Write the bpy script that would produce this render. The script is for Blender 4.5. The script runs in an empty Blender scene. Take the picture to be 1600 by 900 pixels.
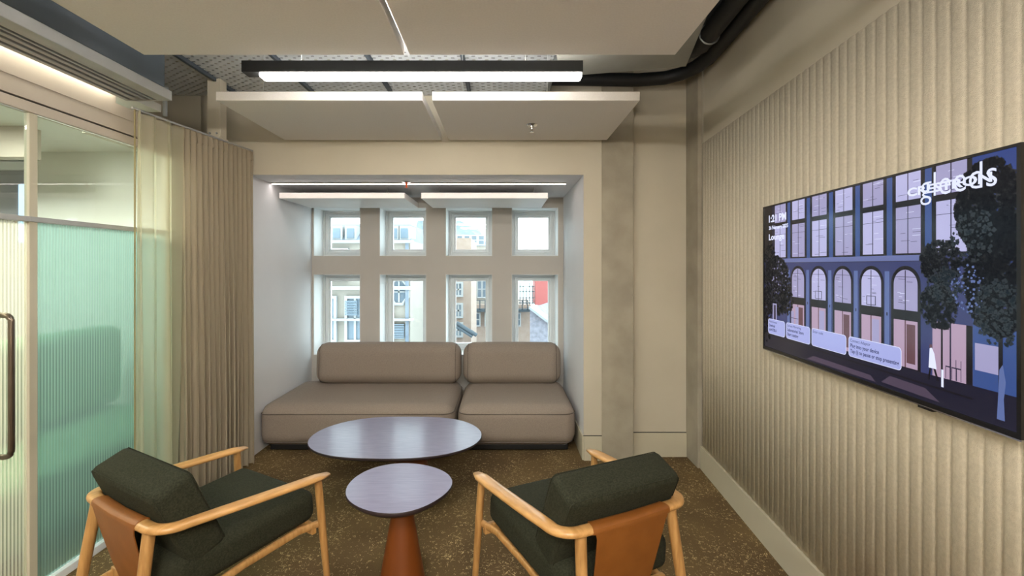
import bpy, bmesh, math, random
from mathutils import Vector, Matrix
R = random.Random(7)
C = bpy.context.scene.collection
PI = math.pi

# ------------------------------------------------------------------ materials
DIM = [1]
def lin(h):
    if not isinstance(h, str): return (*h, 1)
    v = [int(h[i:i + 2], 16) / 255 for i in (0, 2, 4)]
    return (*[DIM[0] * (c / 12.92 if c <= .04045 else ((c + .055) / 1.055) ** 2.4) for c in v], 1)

class NT:
    def __init__(s, name):
        s.m = bpy.data.materials.new(name); s.m.use_nodes = True
        s.t = s.m.node_tree; s.t.nodes.clear()
        s.out = s.t.nodes.new('ShaderNodeOutputMaterial')
    def n(s, kind, **kw):
        nd = s.t.nodes.new(kind)
        for k, v in kw.items():
            if k.startswith('i_'):
                key = k[2:]
                key = int(key) if key.isdigit() else key.replace('_', ' ')
                nd.inputs[key].default_value = v
            else: setattr(nd, k, v)
        return nd
    def l(s, a, b): s.t.links.new(a, b)
    def math(s, op, a, b=None, c=None):
        nd = s.n('ShaderNodeMath', operation=op)
        for i, v in enumerate((a, b, c)):
            if v is None: continue
            if isinstance(v, (int, float)): nd.inputs[i].default_value = v
            else: s.l(v, nd.inputs[i])
        return nd.outputs[0]
    def coord(s, scale=(1, 1, 1)):
        tc = s.n('ShaderNodeTexCoord'); mp = s.n('ShaderNodeMapping')
        mp.inputs['Scale'].default_value = scale
        s.l(tc.outputs['Object'], mp.inputs[0]); return mp.outputs[0]

def mat(name, col, rough=.6, metal=0, col2=None, nscale=20, stretch=(1, 1, 1), bump=0, bscale=None, spec=.5, coat=0, contrast=(.35, .65), emit=None, estr=1):
    t = NT(name); p = t.n('ShaderNodeBsdfPrincipled')
    p.inputs['Base Color'].default_value = lin(col); p.inputs['Roughness'].default_value = rough
    p.inputs['Metallic'].default_value = metal; p.inputs['Specular IOR Level'].default_value = spec
    p.inputs['Coat Weight'].default_value = coat; p.inputs['Coat Roughness'].default_value = .15
    if emit is not None:
        p.inputs['Emission Color'].default_value = lin(emit); p.inputs['Emission Strength'].default_value = estr
    if col2 is not None or bump:
        v = t.coord(stretch)
        if col2 is not None:
            nz = t.n('ShaderNodeTexNoise', i_Scale=nscale, i_Detail=5.0); t.l(v, nz.inputs['Vector'])
            cr = t.n('ShaderNodeValToRGB'); t.l(nz.outputs[0], cr.inputs[0])
            cr.color_ramp.elements[0].position, cr.color_ramp.elements[1].position = contrast
            cr.color_ramp.elements[0].color = lin(col); cr.color_ramp.elements[1].color = lin(col2)
            t.l(cr.outputs[0], p.inputs['Base Color'])
        if bump:
            nb = t.n('ShaderNodeTexNoise', i_Scale=bscale or nscale * 4, i_Detail=3.0); t.l(v, nb.inputs['Vector'])
            b = t.n('ShaderNodeBump', i_Strength=bump, i_Distance=.004); t.l(nb.outputs[0], b.inputs['Height'])
            t.l(b.outputs[0], p.inputs['Normal'])
    t.l(p.outputs[0], t.out.inputs[0]); return t.m

def emis(name, col, s):
    t = NT(name); e = t.n('ShaderNodeEmission'); e.inputs[0].default_value = lin(col); e.inputs[1].default_value = s
    t.l(e.outputs[0], t.out.inputs[0]); return t.m

def sheer(name, col, trans, transl, rough=.9):
    t = NT(name)
    d = t.n('ShaderNodeBsdfDiffuse'); d.inputs[0].default_value = lin(col)
    tl = t.n('ShaderNodeBsdfTranslucent'); tl.inputs[0].default_value = lin(col)
    tr = t.n('ShaderNodeBsdfTransparent')
    m1 = t.n('ShaderNodeMixShader', i_0=transl); t.l(d.outputs[0], m1.inputs[1]); t.l(tl.outputs[0], m1.inputs[2])
    m2 = t.n('ShaderNodeMixShader', i_0=trans); t.l(m1.outputs[0], m2.inputs[1]); t.l(tr.outputs[0], m2.inputs[2])
    t.l(m2.outputs[0], t.out.inputs[0]); return t.m

def glass(name, tint, gloss=.06, diff=0, dcol='ffffff', grough=.02, ribs=0, pitch=.0165):
    t = NT(name)
    tr = t.n('ShaderNodeBsdfTransparent'); tr.inputs[0].default_value = lin(tint)
    g = t.n('ShaderNodeBsdfGlossy'); g.inputs['Roughness'].default_value = grough
    lw = t.n('ShaderNodeLayerWeight', i_Blend=.12)
    f = t.math('MULTIPLY_ADD', lw.outputs['Fresnel'], .8, gloss * .5)
    cur = tr.outputs[0]
    if diff:
        tl = t.n('ShaderNodeBsdfTranslucent'); tl.inputs[0].default_value = lin(dcol)
        df = t.n('ShaderNodeBsdfDiffuse'); df.inputs[0].default_value = lin(dcol)
        m0 = t.n('ShaderNodeMixShader', i_0=.3); t.l(tl.outputs[0], m0.inputs[1]); t.l(df.outputs[0], m0.inputs[2])
        m = t.n('ShaderNodeMixShader', i_0=diff)
        if ribs:   # the reeds: thick crown diffuses more than the thin valley
            sx = t.n('ShaderNodeSeparateXYZ'); t.l(t.coord(), sx.inputs[0])
            w = t.math('SINE', t.math('MULTIPLY', sx.outputs[1], 2 * PI / pitch))
            t.l(t.math('MULTIPLY_ADD', w, ribs, diff), m.inputs[0])
        t.l(cur, m.inputs[1]); t.l(m0.outputs[0], m.inputs[2]); cur = m.outputs[0]
    m2 = t.n('ShaderNodeMixShader'); t.l(f, m2.inputs[0]); t.l(cur, m2.inputs[1]); t.l(g.outputs[0], m2.inputs[2])
    t.l(m2.outputs[0], t.out.inputs[0]); return t.m

def carpet_mat():
    t = NT('carpet'); p = t.n('ShaderNodeBsdfPrincipled', i_Roughness=.95); p.inputs['Specular IOR Level'].default_value = .15
    v = t.coord()
    a = t.n('ShaderNodeTexNoise', i_Scale=2.2, i_Detail=3.0); t.l(v, a.inputs['Vector'])
    cr = t.n('ShaderNodeValToRGB'); t.l(a.outputs[0], cr.inputs[0])
    cr.color_ramp.elements[0].position = .35; cr.color_ramp.elements[1].position = .65
    cr.color_ramp.elements[0].color = lin('5a4932'); cr.color_ramp.elements[1].color = lin('6d5a3c')
    f = t.n('ShaderNodeTexNoise', i_Scale=260, i_Detail=2.0); t.l(v, f.inputs['Vector'])
    mx = t.n('ShaderNodeMix', data_type='RGBA', blend_type='MULTIPLY', i_0=.7)
    t.l(cr.outputs[0], mx.inputs[6])
    cf = t.n('ShaderNodeValToRGB'); t.l(f.outputs[0], cf.inputs[0])
    cf.color_ramp.elements[0].position = .3; cf.color_ramp.elements[0].color = (.55, .55, .55, 1)
    cf.color_ramp.elements[1].position = .7; cf.color_ramp.elements[1].color = (1.25, 1.25, 1.2, 1)
    t.l(cf.outputs[0], mx.inputs[7])
    # curled flecks of pale thread
    n1 = t.n('ShaderNodeTexNoise', i_Scale=34, i_Detail=1.5, i_Distortion=1.3); t.l(v, n1.inputs['Vector'])
    line = t.math('LESS_THAN', t.math('ABSOLUTE', t.math('SUBTRACT', n1.outputs[0], .5)),   .016)
    n2 = t.n('ShaderNodeTexNoise', i_Scale=42, i_Detail=1.0); t.l(t.coord((1.1, .93, 1)), n2.inputs['Vector'])
    n3 = t.n('ShaderNodeTexNoise', i_Scale=3.1, i_Detail=1.0); t.l(t.coord((1.7, 1.2, 1)), n3.inputs['Vector'])
    msk = t.math('GREATER_THAN', t.math('ADD', n2.outputs[0], t.math('MULTIPLY', n3.outputs[0], .5)), .785)
    k = t.math('MULTIPLY', t.math('MULTIPLY', line, msk), .8)
    m2 = t.n('ShaderNodeMix', data_type='RGBA'); t.l(k, m2.inputs[0]); t.l(mx.outputs[2], m2.inputs[6]); m2.inputs[7].default_value = lin('c4ad7e')
    t.l(m2.outputs[2], p.inputs['Base Color'])
    b = t.n('ShaderNodeBump', i_Strength=.5, i_Distance=.004); t.l(f.outputs[0], b.inputs['Height']); t.l(b.outputs[0], p.inputs['Normal'])
    t.l(p.outputs[0], t.out.inputs[0]); return t.m

def deck_mat():
    # galvanised sheet with staggered punched slots
    t = NT('perforated_steel'); p = t.n('ShaderNodeBsdfPrincipled', i_Roughness=.5)
    p.inputs['Base Color'].default_value = lin('d2d6d8')
    sx = t.n('ShaderNodeSeparateXYZ'); t.l(t.coord(), sx.inputs[0])
    px, py = .044, .056
    row = t.math('FLOOR', t.math('DIVIDE', sx.outputs[0], px))
    odd = t.math('MULTIPLY', t.math('FRACT', t.math('MULTIPLY', row, .5)), 1.0)
    fx = t.math('ABSOLUTE', t.math('SUBTRACT', t.math('FRACT', t.math('DIVIDE', sx.outputs[0], px)), .5))
    fy = t.math('ABSOLUTE', t.math('SUBTRACT', t.math('FRACT', t.math('ADD', t.math('DIVIDE', sx.outputs[1], py), odd)), .5))
    hole = t.math('MULTIPLY', t.math('LESS_THAN', fx, .28), t.math('LESS_THAN', fy, .19))
    tr = t.n('ShaderNodeBsdfTransparent'); m = t.n('ShaderNodeMixShader')
    t.l(hole, m.inputs[0]); t.l(p.outputs[0], m.inputs[1]); t.l(tr.outputs[0], m.inputs[2]); t.l(m.outputs[0], t.out.inputs[0]); return t.m

M = dict(
    wall=mat('painted_wall', 'bcb4a2', .7, col2='c0b8a6', nscale=3, bump=.03, bscale=300),
    cream=mat('header_paint', 'b7ada0', .6, col2='bbb1a4', nscale=4),
    bay=mat('bay_white', 'd4d4d6', .6, col2='d7d7d9', nscale=3),
    bayback=mat('bay_window_wall', 'b8b4ae', .7, col2='bcb8b2', nscale=3),
    white=mat('white_paint', 'e4e6e6', .45, col2='e8eaea', nscale=5),
    frame=mat('window_frame_white', 'd8dcde', .4, col2='dce0e2', nscale=5),
    skirt=mat('skirting_paint', 'b8b19c', .5, col2='bbb49f', nscale=5),
    concrete=mat('concrete', '928a7b', .8, col2='a29a89', nscale=5, bump=.25, bscale=60),
    felt=mat('ribbed_felt', 'cac0ac', .95, col2='d5cbb7', nscale=90, bump=.4, bscale=400, spec=.1),
    carpet=carpet_mat(),
    slab=mat('dark_ceiling', '3a3d40', .9, col2='404346', nscale=4),
    duct=mat('slate_blue_duct', '485058', .6, col2='4d565e', nscale=2),
    deck=deck_mat(),
    steel=mat('galvanised', '8f9496', .4, .6, col2='9da2a4', nscale=12),
    alu=mat('grey_aluminium', 'a4a4a2', .4, .3, col2='ababa9', nscale=8),
    raft=mat('acoustic_felt_board', 'dedad6', .95, col2='e3dfdb', nscale=120, spec=.1, bump=.1, bscale=300),
    black=mat('black_metal', '17181a', .45, col2='1c1d1f', nscale=10),
    blackp=mat('black_lagging', '0f1011', .55, col2='141517', nscale=10),
    fcu=mat('grey_casing', '7e7d76', .6, col2='85847c', nscale=6),
    lampw=emis('lamp_diffuser', (1, .94, .85), 19),
    lampb=emis('rear_fill_diffuser', (1, .94, .85), 88),
    uplw=emis('added_uplight', (1, .97, .93), 32),
    ledw=emis('led_strip', (1, .9, .86), 7),
    ledc=emis('cove_led', (1, .94, .78), 4.5),
    wire=mat('steel_wire', 'b0b0ac', .4, .8, col2='b8b8b4', nscale=10),
    oak=mat('oiled_oak', 'b3854c', .38, col2='c99a60', nscale=9, stretch=(6, 1.2, 6), coat=.25),
    oakleg=mat('oiled_oak_leg', '9c7240', .45, col2='b58a54', nscale=9, stretch=(8, 8, 1)),
    leather=mat('tan_leather', '7e4a1a', .5, col2='885220', nscale=12, bump=.15, bscale=200),
    green=mat('dark_green_wool', '25261d', .95, col2='343529', nscale=160, bump=.5, bscale=420, spec=.15),
    sofa=mat('taupe_wool', '897d73', .95, col2='93877c', nscale=140, bump=.3, bscale=420, spec=.15),
    sofapipe=mat('taupe_piping', '5f554d', .9, col2='665c54', nscale=60),
    ttop=mat('ash_window_sheen', '77738c', .36, col2='85819a', nscale=7, stretch=(1.5, 12, 1), coat=.2, contrast=(.3, .7)),  # cool window reflections put into the lavender base colour
    tedge=mat('dark_table_edge', '2a2022', .4, col2='30262a', nscale=20),
    cone=mat('rust_lacquer', '6c360e', .42, col2='743c12', nscale=5),
    curtain=sheer('linen_curtain', 'b3a792', .02, .3),
    sheer=sheer('sheer_voile', 'd6d0b6', .46, .5),
    hem=sheer('voile_hem', 'b0a37c', .12, .4),
    clear=glass('clear_glass', 'f4faf6', .05),
    greeng=glass('green_reeded_glass', '9cc0b8', .05, .62, '7fa096', .12, .2),
    paleg=glass('pale_reeded_glass', 'eef2dc', .05, .55, 'd6d8c2', .12, .25),
    handle=mat('bronze_handle', '6a5f55', .3, .9, col2='71665c', nscale=10),
    chrome=mat('chrome', 'c8c8c8', .15, 1, col2='cecece', nscale=10),
    orange=mat('orange_bulb', 'd8571c', .3, col2='de5d22', nscale=10, spec=.6),
    tvb=mat('tv_black', '08080a', .22, col2='0b0b0e', nscale=10, spec=.6),
    nwall=mat('corridor_wall', 'dcdcd6', .7, col2='e0e0da', nscale=3),
    ndoor=mat('grey_cupboard', '9b9ba0', .5, col2='a0a0a5', nscale=3),
    ngreen=mat('green_upholstery', '5f7f62', .9, col2='6b8b6c', nscale=30),
    nlight=emis('corridor_light', (1, .98, .90), 30),
    blue=emis('daylit_slot', (.35, .62, 1), 1.2),
    carpet_=None,
)
DIM[0] = .36      # outdoor colours scaled down so the bright sky does not blow them out
M.update(
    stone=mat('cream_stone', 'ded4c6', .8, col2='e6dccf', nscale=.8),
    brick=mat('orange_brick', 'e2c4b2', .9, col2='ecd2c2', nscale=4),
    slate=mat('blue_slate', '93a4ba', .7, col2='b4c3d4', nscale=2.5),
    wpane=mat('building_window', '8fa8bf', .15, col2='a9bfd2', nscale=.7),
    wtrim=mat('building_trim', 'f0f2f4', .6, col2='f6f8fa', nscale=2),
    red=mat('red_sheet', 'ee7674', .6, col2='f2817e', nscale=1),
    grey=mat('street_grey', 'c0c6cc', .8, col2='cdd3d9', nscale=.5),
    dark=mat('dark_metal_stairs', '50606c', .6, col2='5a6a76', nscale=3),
)

DIM[0] = 1

# ------------------------------------------------------------------ object helpers
W = {}
def obj(name, bm, m, parent=None, base=None, smooth=False, label=None, kind=None):
    """bm is in world space; it is linked as one mesh object below parent, or with its origin at base"""
    if parent is not None: mw = W[parent]
    elif base is not None: mw = base if isinstance(base, Matrix) else Matrix.Translation(Vector(base))
    else: mw = Matrix.Identity(4)
    bm.transform(mw.inverted())
    bmesh.ops.recalc_face_normals(bm, faces=bm.faces)
    me = bpy.data.meshes.new(name); bm.to_mesh(me); bm.free()
    for x in (m if isinstance(m, (list, tuple)) else [m]): me.materials.append(x)
    if smooth:
        me.polygons.foreach_set('use_smooth', [True] * len(me.polygons))
    o = bpy.data.objects.new(name, me); C.objects.link(o)
    if smooth == 'auto':
        me.set_sharp_from_angle(angle=math.radians(35))
    if parent is not None: o.parent = parent
    else: o.matrix_world = mw
    W[o] = mw
    if label: o['label'] = label
    if kind: o['kind'] = kind
    return o
def tag(o, label, cat, group=None):
    o['label'] = label; o['category'] = cat
    if group: o['group'] = group
    return o
def thing(name, label, cat, loc=(0, 0, 0), rz=0, group=None):
    o = bpy.data.objects.new(name, None); C.objects.link(o); o.empty_display_size = .05
    o.location = loc; o.rotation_euler = (0, 0, rz)
    W[o] = Matrix.Translation(Vector(loc)) @ Matrix.Rotation(rz, 4, 'Z')
    return tag(o, label, cat, group)
def struct(name, bm, m, base=None, parent=None, smooth=False):
    o = obj(name, bm, m, parent, base, smooth)
    if parent is None: o['kind'] = 'structure'
    return o
def box(bm, x0, x1, y0, y1, z0, z1, bev=0, seg=2, mi=0):
    r = bmesh.ops.create_cube(bm, size=1)
    vs = r['verts']
    for v in vs: v.co = Vector(((x0 + x1) / 2 + v.co.x * (x1 - x0), (y0 + y1) / 2 + v.co.y * (y1 - y0), (z0 + z1) / 2 + v.co.z * (z1 - z0)))
    fs = {f for v in vs for f in v.link_faces}
    for f in fs: f.material_index = mi
    if bev:
        bmesh.ops.bevel(bm, geom=list({e for v in vs for e in v.link_edges}), offset=bev, segments=seg, affect='EDGES', profile=.5)
    return bm
def B(*a, **k): return box(bmesh.new(), *a, **k)
def tube(bm, pts, r, seg=10, closed=False, cap=True):
    pts = [Vector(p) for p in pts]; n = len(pts); rings = []
    rr = r if isinstance(r, (list, tuple)) else [r] * n
    up = Vector((0, 0, 1))
    for i, p in enumerate(pts):
        a = pts[(i - 1) % n] if (closed or i) else p; b = pts[(i + 1) % n] if (closed or i < n - 1) else p
        t = (b - a).normalized()
        u = up if abs(t.dot(up)) < .95 else Vector((0, 1, 0))
        s = t.cross(u).normalized(); w = s.cross(t).normalized()
        rings.append([bm.verts.new(p + (s * math.cos(2 * PI * k / seg) + w * math.sin(2 * PI * k / seg)) * rr[i]) for k in range(seg)])
    for i in range(n if closed else n - 1):
        A, D = rings[i], rings[(i + 1) % n]
        for k in range(seg): bm.faces.new((A[k], A[(k + 1) % seg], D[(k + 1) % seg], D[k]))
    if cap and not closed: bm.faces.new(rings[0]); bm.faces.new(rings[-1][::-1])
    return bm
def prism(bm, pts, z0, z1, mi=0):
    a = [bm.verts.new((x, y, z0)) for x, y in pts]; b = [bm.verts.new((x, y, z1)) for x, y in pts]
    fs = [bm.faces.new(a[::-1]), bm.faces.new(b)]
    for i in range(len(pts)): fs.append(bm.faces.new((a[i], a[(i + 1) % len(pts)], b[(i + 1) % len(pts)], b[i])))
    for f in fs: f.material_index = mi
    return bm
def lathe(bm, prof, c=(0, 0), seg=40):
    rings = []
    for r, z in prof:
        rings.append([bm.verts.new((c[0] + max(r, 1e-4) * math.cos(2 * PI * k / seg), c[1] + max(r, 1e-4) * math.sin(2 * PI * k / seg), z)) for k in range(seg)])
    for A, D in zip(rings, rings[1:]):
        for k in range(seg): bm.faces.new((A[k], A[(k + 1) % seg], D[(k + 1) % seg], D[k]))
    bm.faces.new(rings[0][::-1]); bm.faces.new(rings[-1]); return bm
def cushion(hx, hy, hz, r, puff=(0, 0, 0), n=10, k=5):
    """soft rounded block centred on the origin, faces swelling by puff"""
    bm = bmesh.new(); H = (hx, hy, hz)
    def axis(h):
        inner = h - r
        e = [-h + r * (1 - math.tan(PI / 4 * (1 - i / k))) for i in range(k)]
        m = [-inner + 2 * inner * i / n for i in range(n + 1)]
        return e + m + [-x for x in e[::-1]]
    ax = [axis(h) for h in H]; cache = {}
    def vert(i, j, l):
        key = (i, j, l)
        if key in cache: return cache[key]
        p = Vector((ax[0][i], ax[1][j], ax[2][l]))
        inn = Vector([max(-(H[q] - r), min(H[q] - r, p[q])) for q in range(3)])
        d = p - inn; q = inn + d.normalized() * r
        f = [1 - min(1, abs(q[a]) / H[a]) ** 2.4 for a in range(3)]
        q.x += math.copysign(puff[0] * f[1] * f[2], q.x) * (abs(q.x) / hx) ** 3
        q.y += math.copysign(puff[1] * f[0] * f[2], q.y) * (abs(q.y) / hy) ** 3
        q.z += math.copysign(puff[2] * f[0] * f[1], q.z) * (abs(q.z) / hz) ** 3
        cache[key] = bm.verts.new(q); return cache[key]
    N = [len(a) - 1 for a in ax]
    for a in range(3):
        b, c = (a + 1) % 3, (a + 2) % 3
        for end in (0, N[a]):
            for i in range(N[b]):
                for j in range(N[c]):
                    vs = []
                    for di, dj in ((0, 0), (1, 0), (1, 1), (0, 1)):
                        ix = [0, 0, 0]; ix[a] = end; ix[b] = i + di; ix[c] = j + dj
                        vs.append(vert(*ix))
                    bm.faces.new(vs if end else vs[::-1])
    return bm
def ringpath(hx, hy, r, z, k=7):
    pts = []
    for sx, sy, a0 in ((1, 1, 0), (-1, 1, PI / 2), (-1, -1, PI), (1, -1, 3 * PI / 2)):
        for i in range(k): 
            a = a0 + PI / 2 * i / (k - 1)
            pts.append(((hx - r) * sx + r * math.cos(a), (hy - r) * sy + r * math.sin(a), z))
    return pts

# ------------------------------------------------------------------ the room shell
# camera stands at the origin, 1.6 m up, looking along +Y. Right wall is slightly splayed.
RS = .064
def XR(y, off=0): return 1.585 + RS * (y - 3.71) - off
GX, WY, BY = -2.264, 3.868, 5.16           # glazed partition, window-side wall, back of bay
BL, BR, BH = -2.09, .668, 2.347            # bay left, right, head
CZ = 3.3; YB = -2.2; NX = -6.4

struct('floor', B(NX, 2.2, YB, BY + .34, -.1, 0), M['carpet'])
struct('ceiling', B(NX, 2.4, YB, 6.2, CZ, CZ + .1), M['slab'])
bm = bmesh.new()
box(bm, GX - .02, BL, WY, WY + .004, 0, 2.5); box(bm, -2.446, BL, WY, WY + .004, 2.5, CZ); box(bm, -2.85, -2.48, WY, WY + .004, 2.5, CZ); box(bm, -2.50, -2.43, WY + .03, WY + .034, 2.5, CZ); box(bm, BL, BR, WY, WY + .004, BH, CZ)
box(bm, BR, .816, WY, WY + .004, 0, CZ)
box(bm, -2.85, .816, WY + .07, WY + .3, BH + .07, CZ)
struct('wall_front', bm, M['wall'])
struct('wall_alcove', B(1.08, 1.56, 3.946, 4.16, 0, CZ), M['wall'])
bm = B(.816, 1.08, WY + .002, 4.16, 0, CZ, bev=.006)
struct('trim_1', bm, M['concrete'])                                    # concrete column
bm = bmesh.new()
box(bm, 1.541, 1.575, 3.71, 4.1, 0, CZ, bev=.004); box(bm, 1.579, 1.62, 3.722, 4.1, 0, CZ, bev=.004)
struct('trim_2', bm, M['concrete'])
struct('wall_bay_left', B(BL - .06, BL, WY + .0045, BY, 0, BH), M['bay'])
struct('wall_bay_right', B(BR, BR + .06, WY + .0045, BY, 0, BH), M['bay'])
struct('ceiling_bay', B(BL - .06, BR + .06, WY + .0045, BY, BH, BH + .06), M['bay'])
# window wall of the bay: strips around eight openings
wc = [-1.815 + .724 * i for i in range(4)]; hw = .255
rows = [(1.705, 2.235), (.62, 1.504)]
bm = bmesh.new(); Y1 = BY + .36
box(bm, BL - .06, BR + .06, BY, Y1, 0, .62); box(bm, BL - .06, BR + .06, BY, Y1, 1.504, 1.705); box(bm, BL - .06, BR + .06, BY, Y1, 2.235, 2.5)
for z0, z1 in rows:
    xs = [BL - .06] + [v for c in wc for v in (c - hw, c + hw)] + [BR + .06]
    for a, b in zip(xs[::2], xs[1::2]): box(bm, a, b, BY, Y1, z0, z1)
struct('wall_bay_back', bm, M['bayback'])
n = 0
for z0, z1 in rows:
    for c in wc:
        n += 1
        w = bpy.data.objects.new('window_%d' % n, None); C.objects.link(w); w.location = (c, 5.45, z0); w['kind'] = 'structure'
        W[w] = Matrix.Translation((c, 5.45, z0))
        def rect(bm, i0, i1, y0, y1, bev=.003, bot=0):
            a, b, d, e = c - hw + i0, c + hw - i0, z0 + i0 + bot, z1 - i0
            t = i1 - i0
            box(bm, a, a + t, y0, y1, d, e, bev); box(bm, b - t, b, y0, y1, d, e, bev)
            box(bm, a + t, b - t, y0, y1, d, d + t, bev); box(bm, a + t, b - t, y0, y1, e - t, e, bev)
        bm = bmesh.new(); rect(bm, 0, .004, BY - .001, Y1 - .01, 0); obj('reveal', bm, M['white'], w)
        bm = bmesh.new(); rect(bm, .004, .022, 5.425, 5.51); rect(bm, .022, .042, 5.44, 5.51); obj('frame', bm, M['frame'], w)
        bm = bmesh.new(); rect(bm, .043, .066, 5.43, 5.49); rect(bm, .066, .083, 5.445, 5.485); obj('sash', bm, M['frame'], w)
        obj('pane', B(c - hw + .08, c + hw - .08, 5.462, 5.468, z0 + .088, z1 - .08), M['clear'], w)

# right wall: smooth band above, ribbed felt below, skirting
def quadwall(off, y0, y1, z0, z1, th):
    return prism(bmesh.new(), [(XR(y0, off), y0), (XR(y1, off), y1), (XR(y1, off - th), y1), (XR(y0, off - th), y0)], z0, z1)
struct('wall_right', quadwall(0, YB, 3.71, 0, CZ, .15), M['wall'])
bm = bmesh.new(); pitch = .055; k = 8; y = 3.705; ribs = []
zlo, zhi = .182, 2.559
cols = []
while y > YB + .06:
    for i in range(k):
        t = i / k; cols.append((y - t * pitch, .008 + .0055 * (1 - abs(2 * t - 1) ** 4)))
    y -= pitch
cols.append((y, .008))
pv = None
for yy, off in cols:
    a, b = bm.verts.new((XR(yy, off), yy, zlo)), bm.verts.new((XR(yy, off), yy, zhi))
    a2, b2 = bm.verts.new((XR(yy), yy, zlo)), bm.verts.new((XR(yy), yy, zhi))
    if pv:
        bm.faces.new((pv[0], a, b, pv[1])); bm.faces.new((pv[1], b, b2, pv[3])); bm.faces.new((pv[0], pv[2], a2, a))
    pv = (a, b, a2, b2)
felt = obj('felt_wall_panel', bm, M['felt'], base=(XR(1), 1, zlo), smooth=True)
tag(felt, 'beige felt wall covering pressed into vertical ribs, behind the television', 'wall panel')
struct('baseboard_right', quadwall(.026, YB, 3.705, 0, .18, .03), M['skirt'])
bm = B(BR - .0, .816, WY - .014, WY, 0, .2, bev=.002); struct('baseboard_pier', bm, M['skirt'])
struct('baseboard_alcove', B(1.082, 1.54, 3.93, 3.946, .0, .2, bev=.002), M['skirt'])
struct('trim_8', B(BR - .004, .816, WY - .006, WY, .2, .205), M['black'])  # this dark strip and the next stand in for the shadow gap above the baseboards
struct('trim_9', B(1.082, 1.54, 3.94, 3.946, .2, .205), M['black'])
struct('baseboard_bay', B(BR - .012, BR, WY, BY, 0, .2, bev=.002), M['skirt'])
struct('wall_rear', B(-2.3, 1.4, YB - .1, YB, 0, CZ), M['wall'])

# left partition
bm = bmesh.new()
box(bm, GX - .05, GX, 3.19, WY, 0, 2.5); box(bm, -2.85, GX, 3.19, WY, 2.5, 2.55)
box(bm, -2.85, -2.8, 2.2, WY, 2.55, CZ)
struct('wall_left', bm, M['wall'])
bm = bmesh.new()
box(bm, GX - .045, GX, YB, 3.19, 2.337, 2.386, .002); box(bm, GX - .045, GX - .02, YB, 3.19, 2.386, 2.395)
box(bm, GX - .045, GX, YB, 3.19, 2.395, 2.48, .002); box(bm, GX - .045, GX + .004, YB, 2.75, 2.48, CZ - .001); box(bm, GX - .045, GX + .004, 2.75, 3.19, 2.48, 2.55)
struct('trim_3', bm, M['cream'])
struct('trim_4', B(GX - .0195, GX - .0175, YB, 3.19, 2.386, 2.395), M['blackp'])
struct('trim_5', B(GX - .03, GX + .015, YB, 3.19, 0, .042, .003), M['frame'])

def reeded(y0, y1, z0, z1, pitch=.0165):
    bm = bmesh.new(); y = y0; pv = None
    while y < y1 - 1e-4:
        for i in range(4):
            t = i / 4; yy = min(y1, y + t * pitch); o = .0022 * math.sin(PI * t)
            vs = [bm.verts.new((x, yy, z)) for x in (GX - .012 + o, GX - .02) for z in (z0, z1)]
            if pv: bm.faces.new((pv[0], vs[0], vs[1], pv[1]))
            pv = vs
        y += pitch
    return bm
dr = thing('glass_door', 'reeded glass door with a tall bronze D handle, at left edge of the photo', 'door', (GX, 1.8, 0))
obj('reeded_pane', reeded(1.30, 2.248, .045, 1.81), M['paleg'], dr, smooth=True, label='pale reeded lower glass')
obj('upper_pane', B(GX - .018, GX - .010, 1.30, 2.248, 1.836, 2.335), M['clear'], dr, label='clear upper glass')
obj('rail', B(GX - .03, GX + .006, 1.30, 2.25, 1.811, 1.836, .002), M['alu'], dr)
bm = bmesh.new(); hx = GX + .072
def arc(c, r, a0, a1, k=6): return [(c[0] + r * math.cos(a0 + (a1 - a0) * i / k), 2.10, c[1] + r * math.sin(a0 + (a1 - a0) * i / k)) for i in range(k + 1)]
tube(bm, [(GX - .012, 2.10, 1.378)] + arc((hx - .03, 1.348), .03, PI / 2, 0) + arc((hx - .03, .775), .03, 0, -PI / 2) + [(GX - .012, 2.10, .745)], .0125, 12)
obj('handle', bm, M['handle'], dr, smooth=True)
fx = thing('glass_screen', 'green reeded glass partition panel between the door and the curtain', 'glass partition', (GX, 2.7, 0))
obj('reeded_pane', reeded(2.297, 3.188, .043, 1.81), M['greeng'], fx, smooth=True, label='green reeded lower glass')
obj('upper_pane', B(GX - .018, GX - .010, 2.297, 3.188, 1.836, 2.335), M['clear'], fx, label='clear upper glass')
obj('rail', B(GX - .03, GX + .006, 2.25, 3.188, 1.811, 1.836, .002), M['alu'], fx)
obj('jamb', B(GX - .031, GX - .004, 2.256, 2.296, .043, 2.335, .002), M['skirt'], fx)
struct('wall_partition_near', B(GX - .03, GX, YB, 1.298, .043, 2.336), M['cream'])

# ------------------------------------------------------------------ next room behind the glass
NC = 2.64
bm = B(NX, -2.852, YB, 4.3, NC, NC + .05); box(bm, -2.852, GX - .05, YB, 3.188, NC, NC + .05); box(bm, -2.852, GX - .05, WY + .04, 4.3, NC, NC + .05); box(bm, NX, -4.36, 4.3, 4.8, NC, NC + .05)
struct('ceiling_corridor', bm, M['nwall'])
struct('wall_corridor_end', B(-4.36, GX - .05, 4.3, 4.4, 0, CZ), M['nwall'])
struct('wall_corridor_far', B(NX - .1, NX, YB, 4.9, 0, CZ), M['nwall'])
struct('wall_corridor_back', B(NX, -4.36, 4.8, 4.9, 0, CZ), M['nwall'])
struct('wall_corridor_near', B(NX, GX - .05, YB - .1, YB, 0, CZ), M['nwall'])
struct('trim_6', B(NX, -3.55, 3.5, 3.62, 2.41, NC), M['cream'])
cb = thing('tall_cupboard', 'tall grey cupboard with two doors seen through the clear glass above the door', 'cupboard', (-4.85, 4.6, 0))
obj('body', B(-5.45, -4.37, 4.45, 4.798, 0, 2.5, .003), M['ndoor'], cb)
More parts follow.
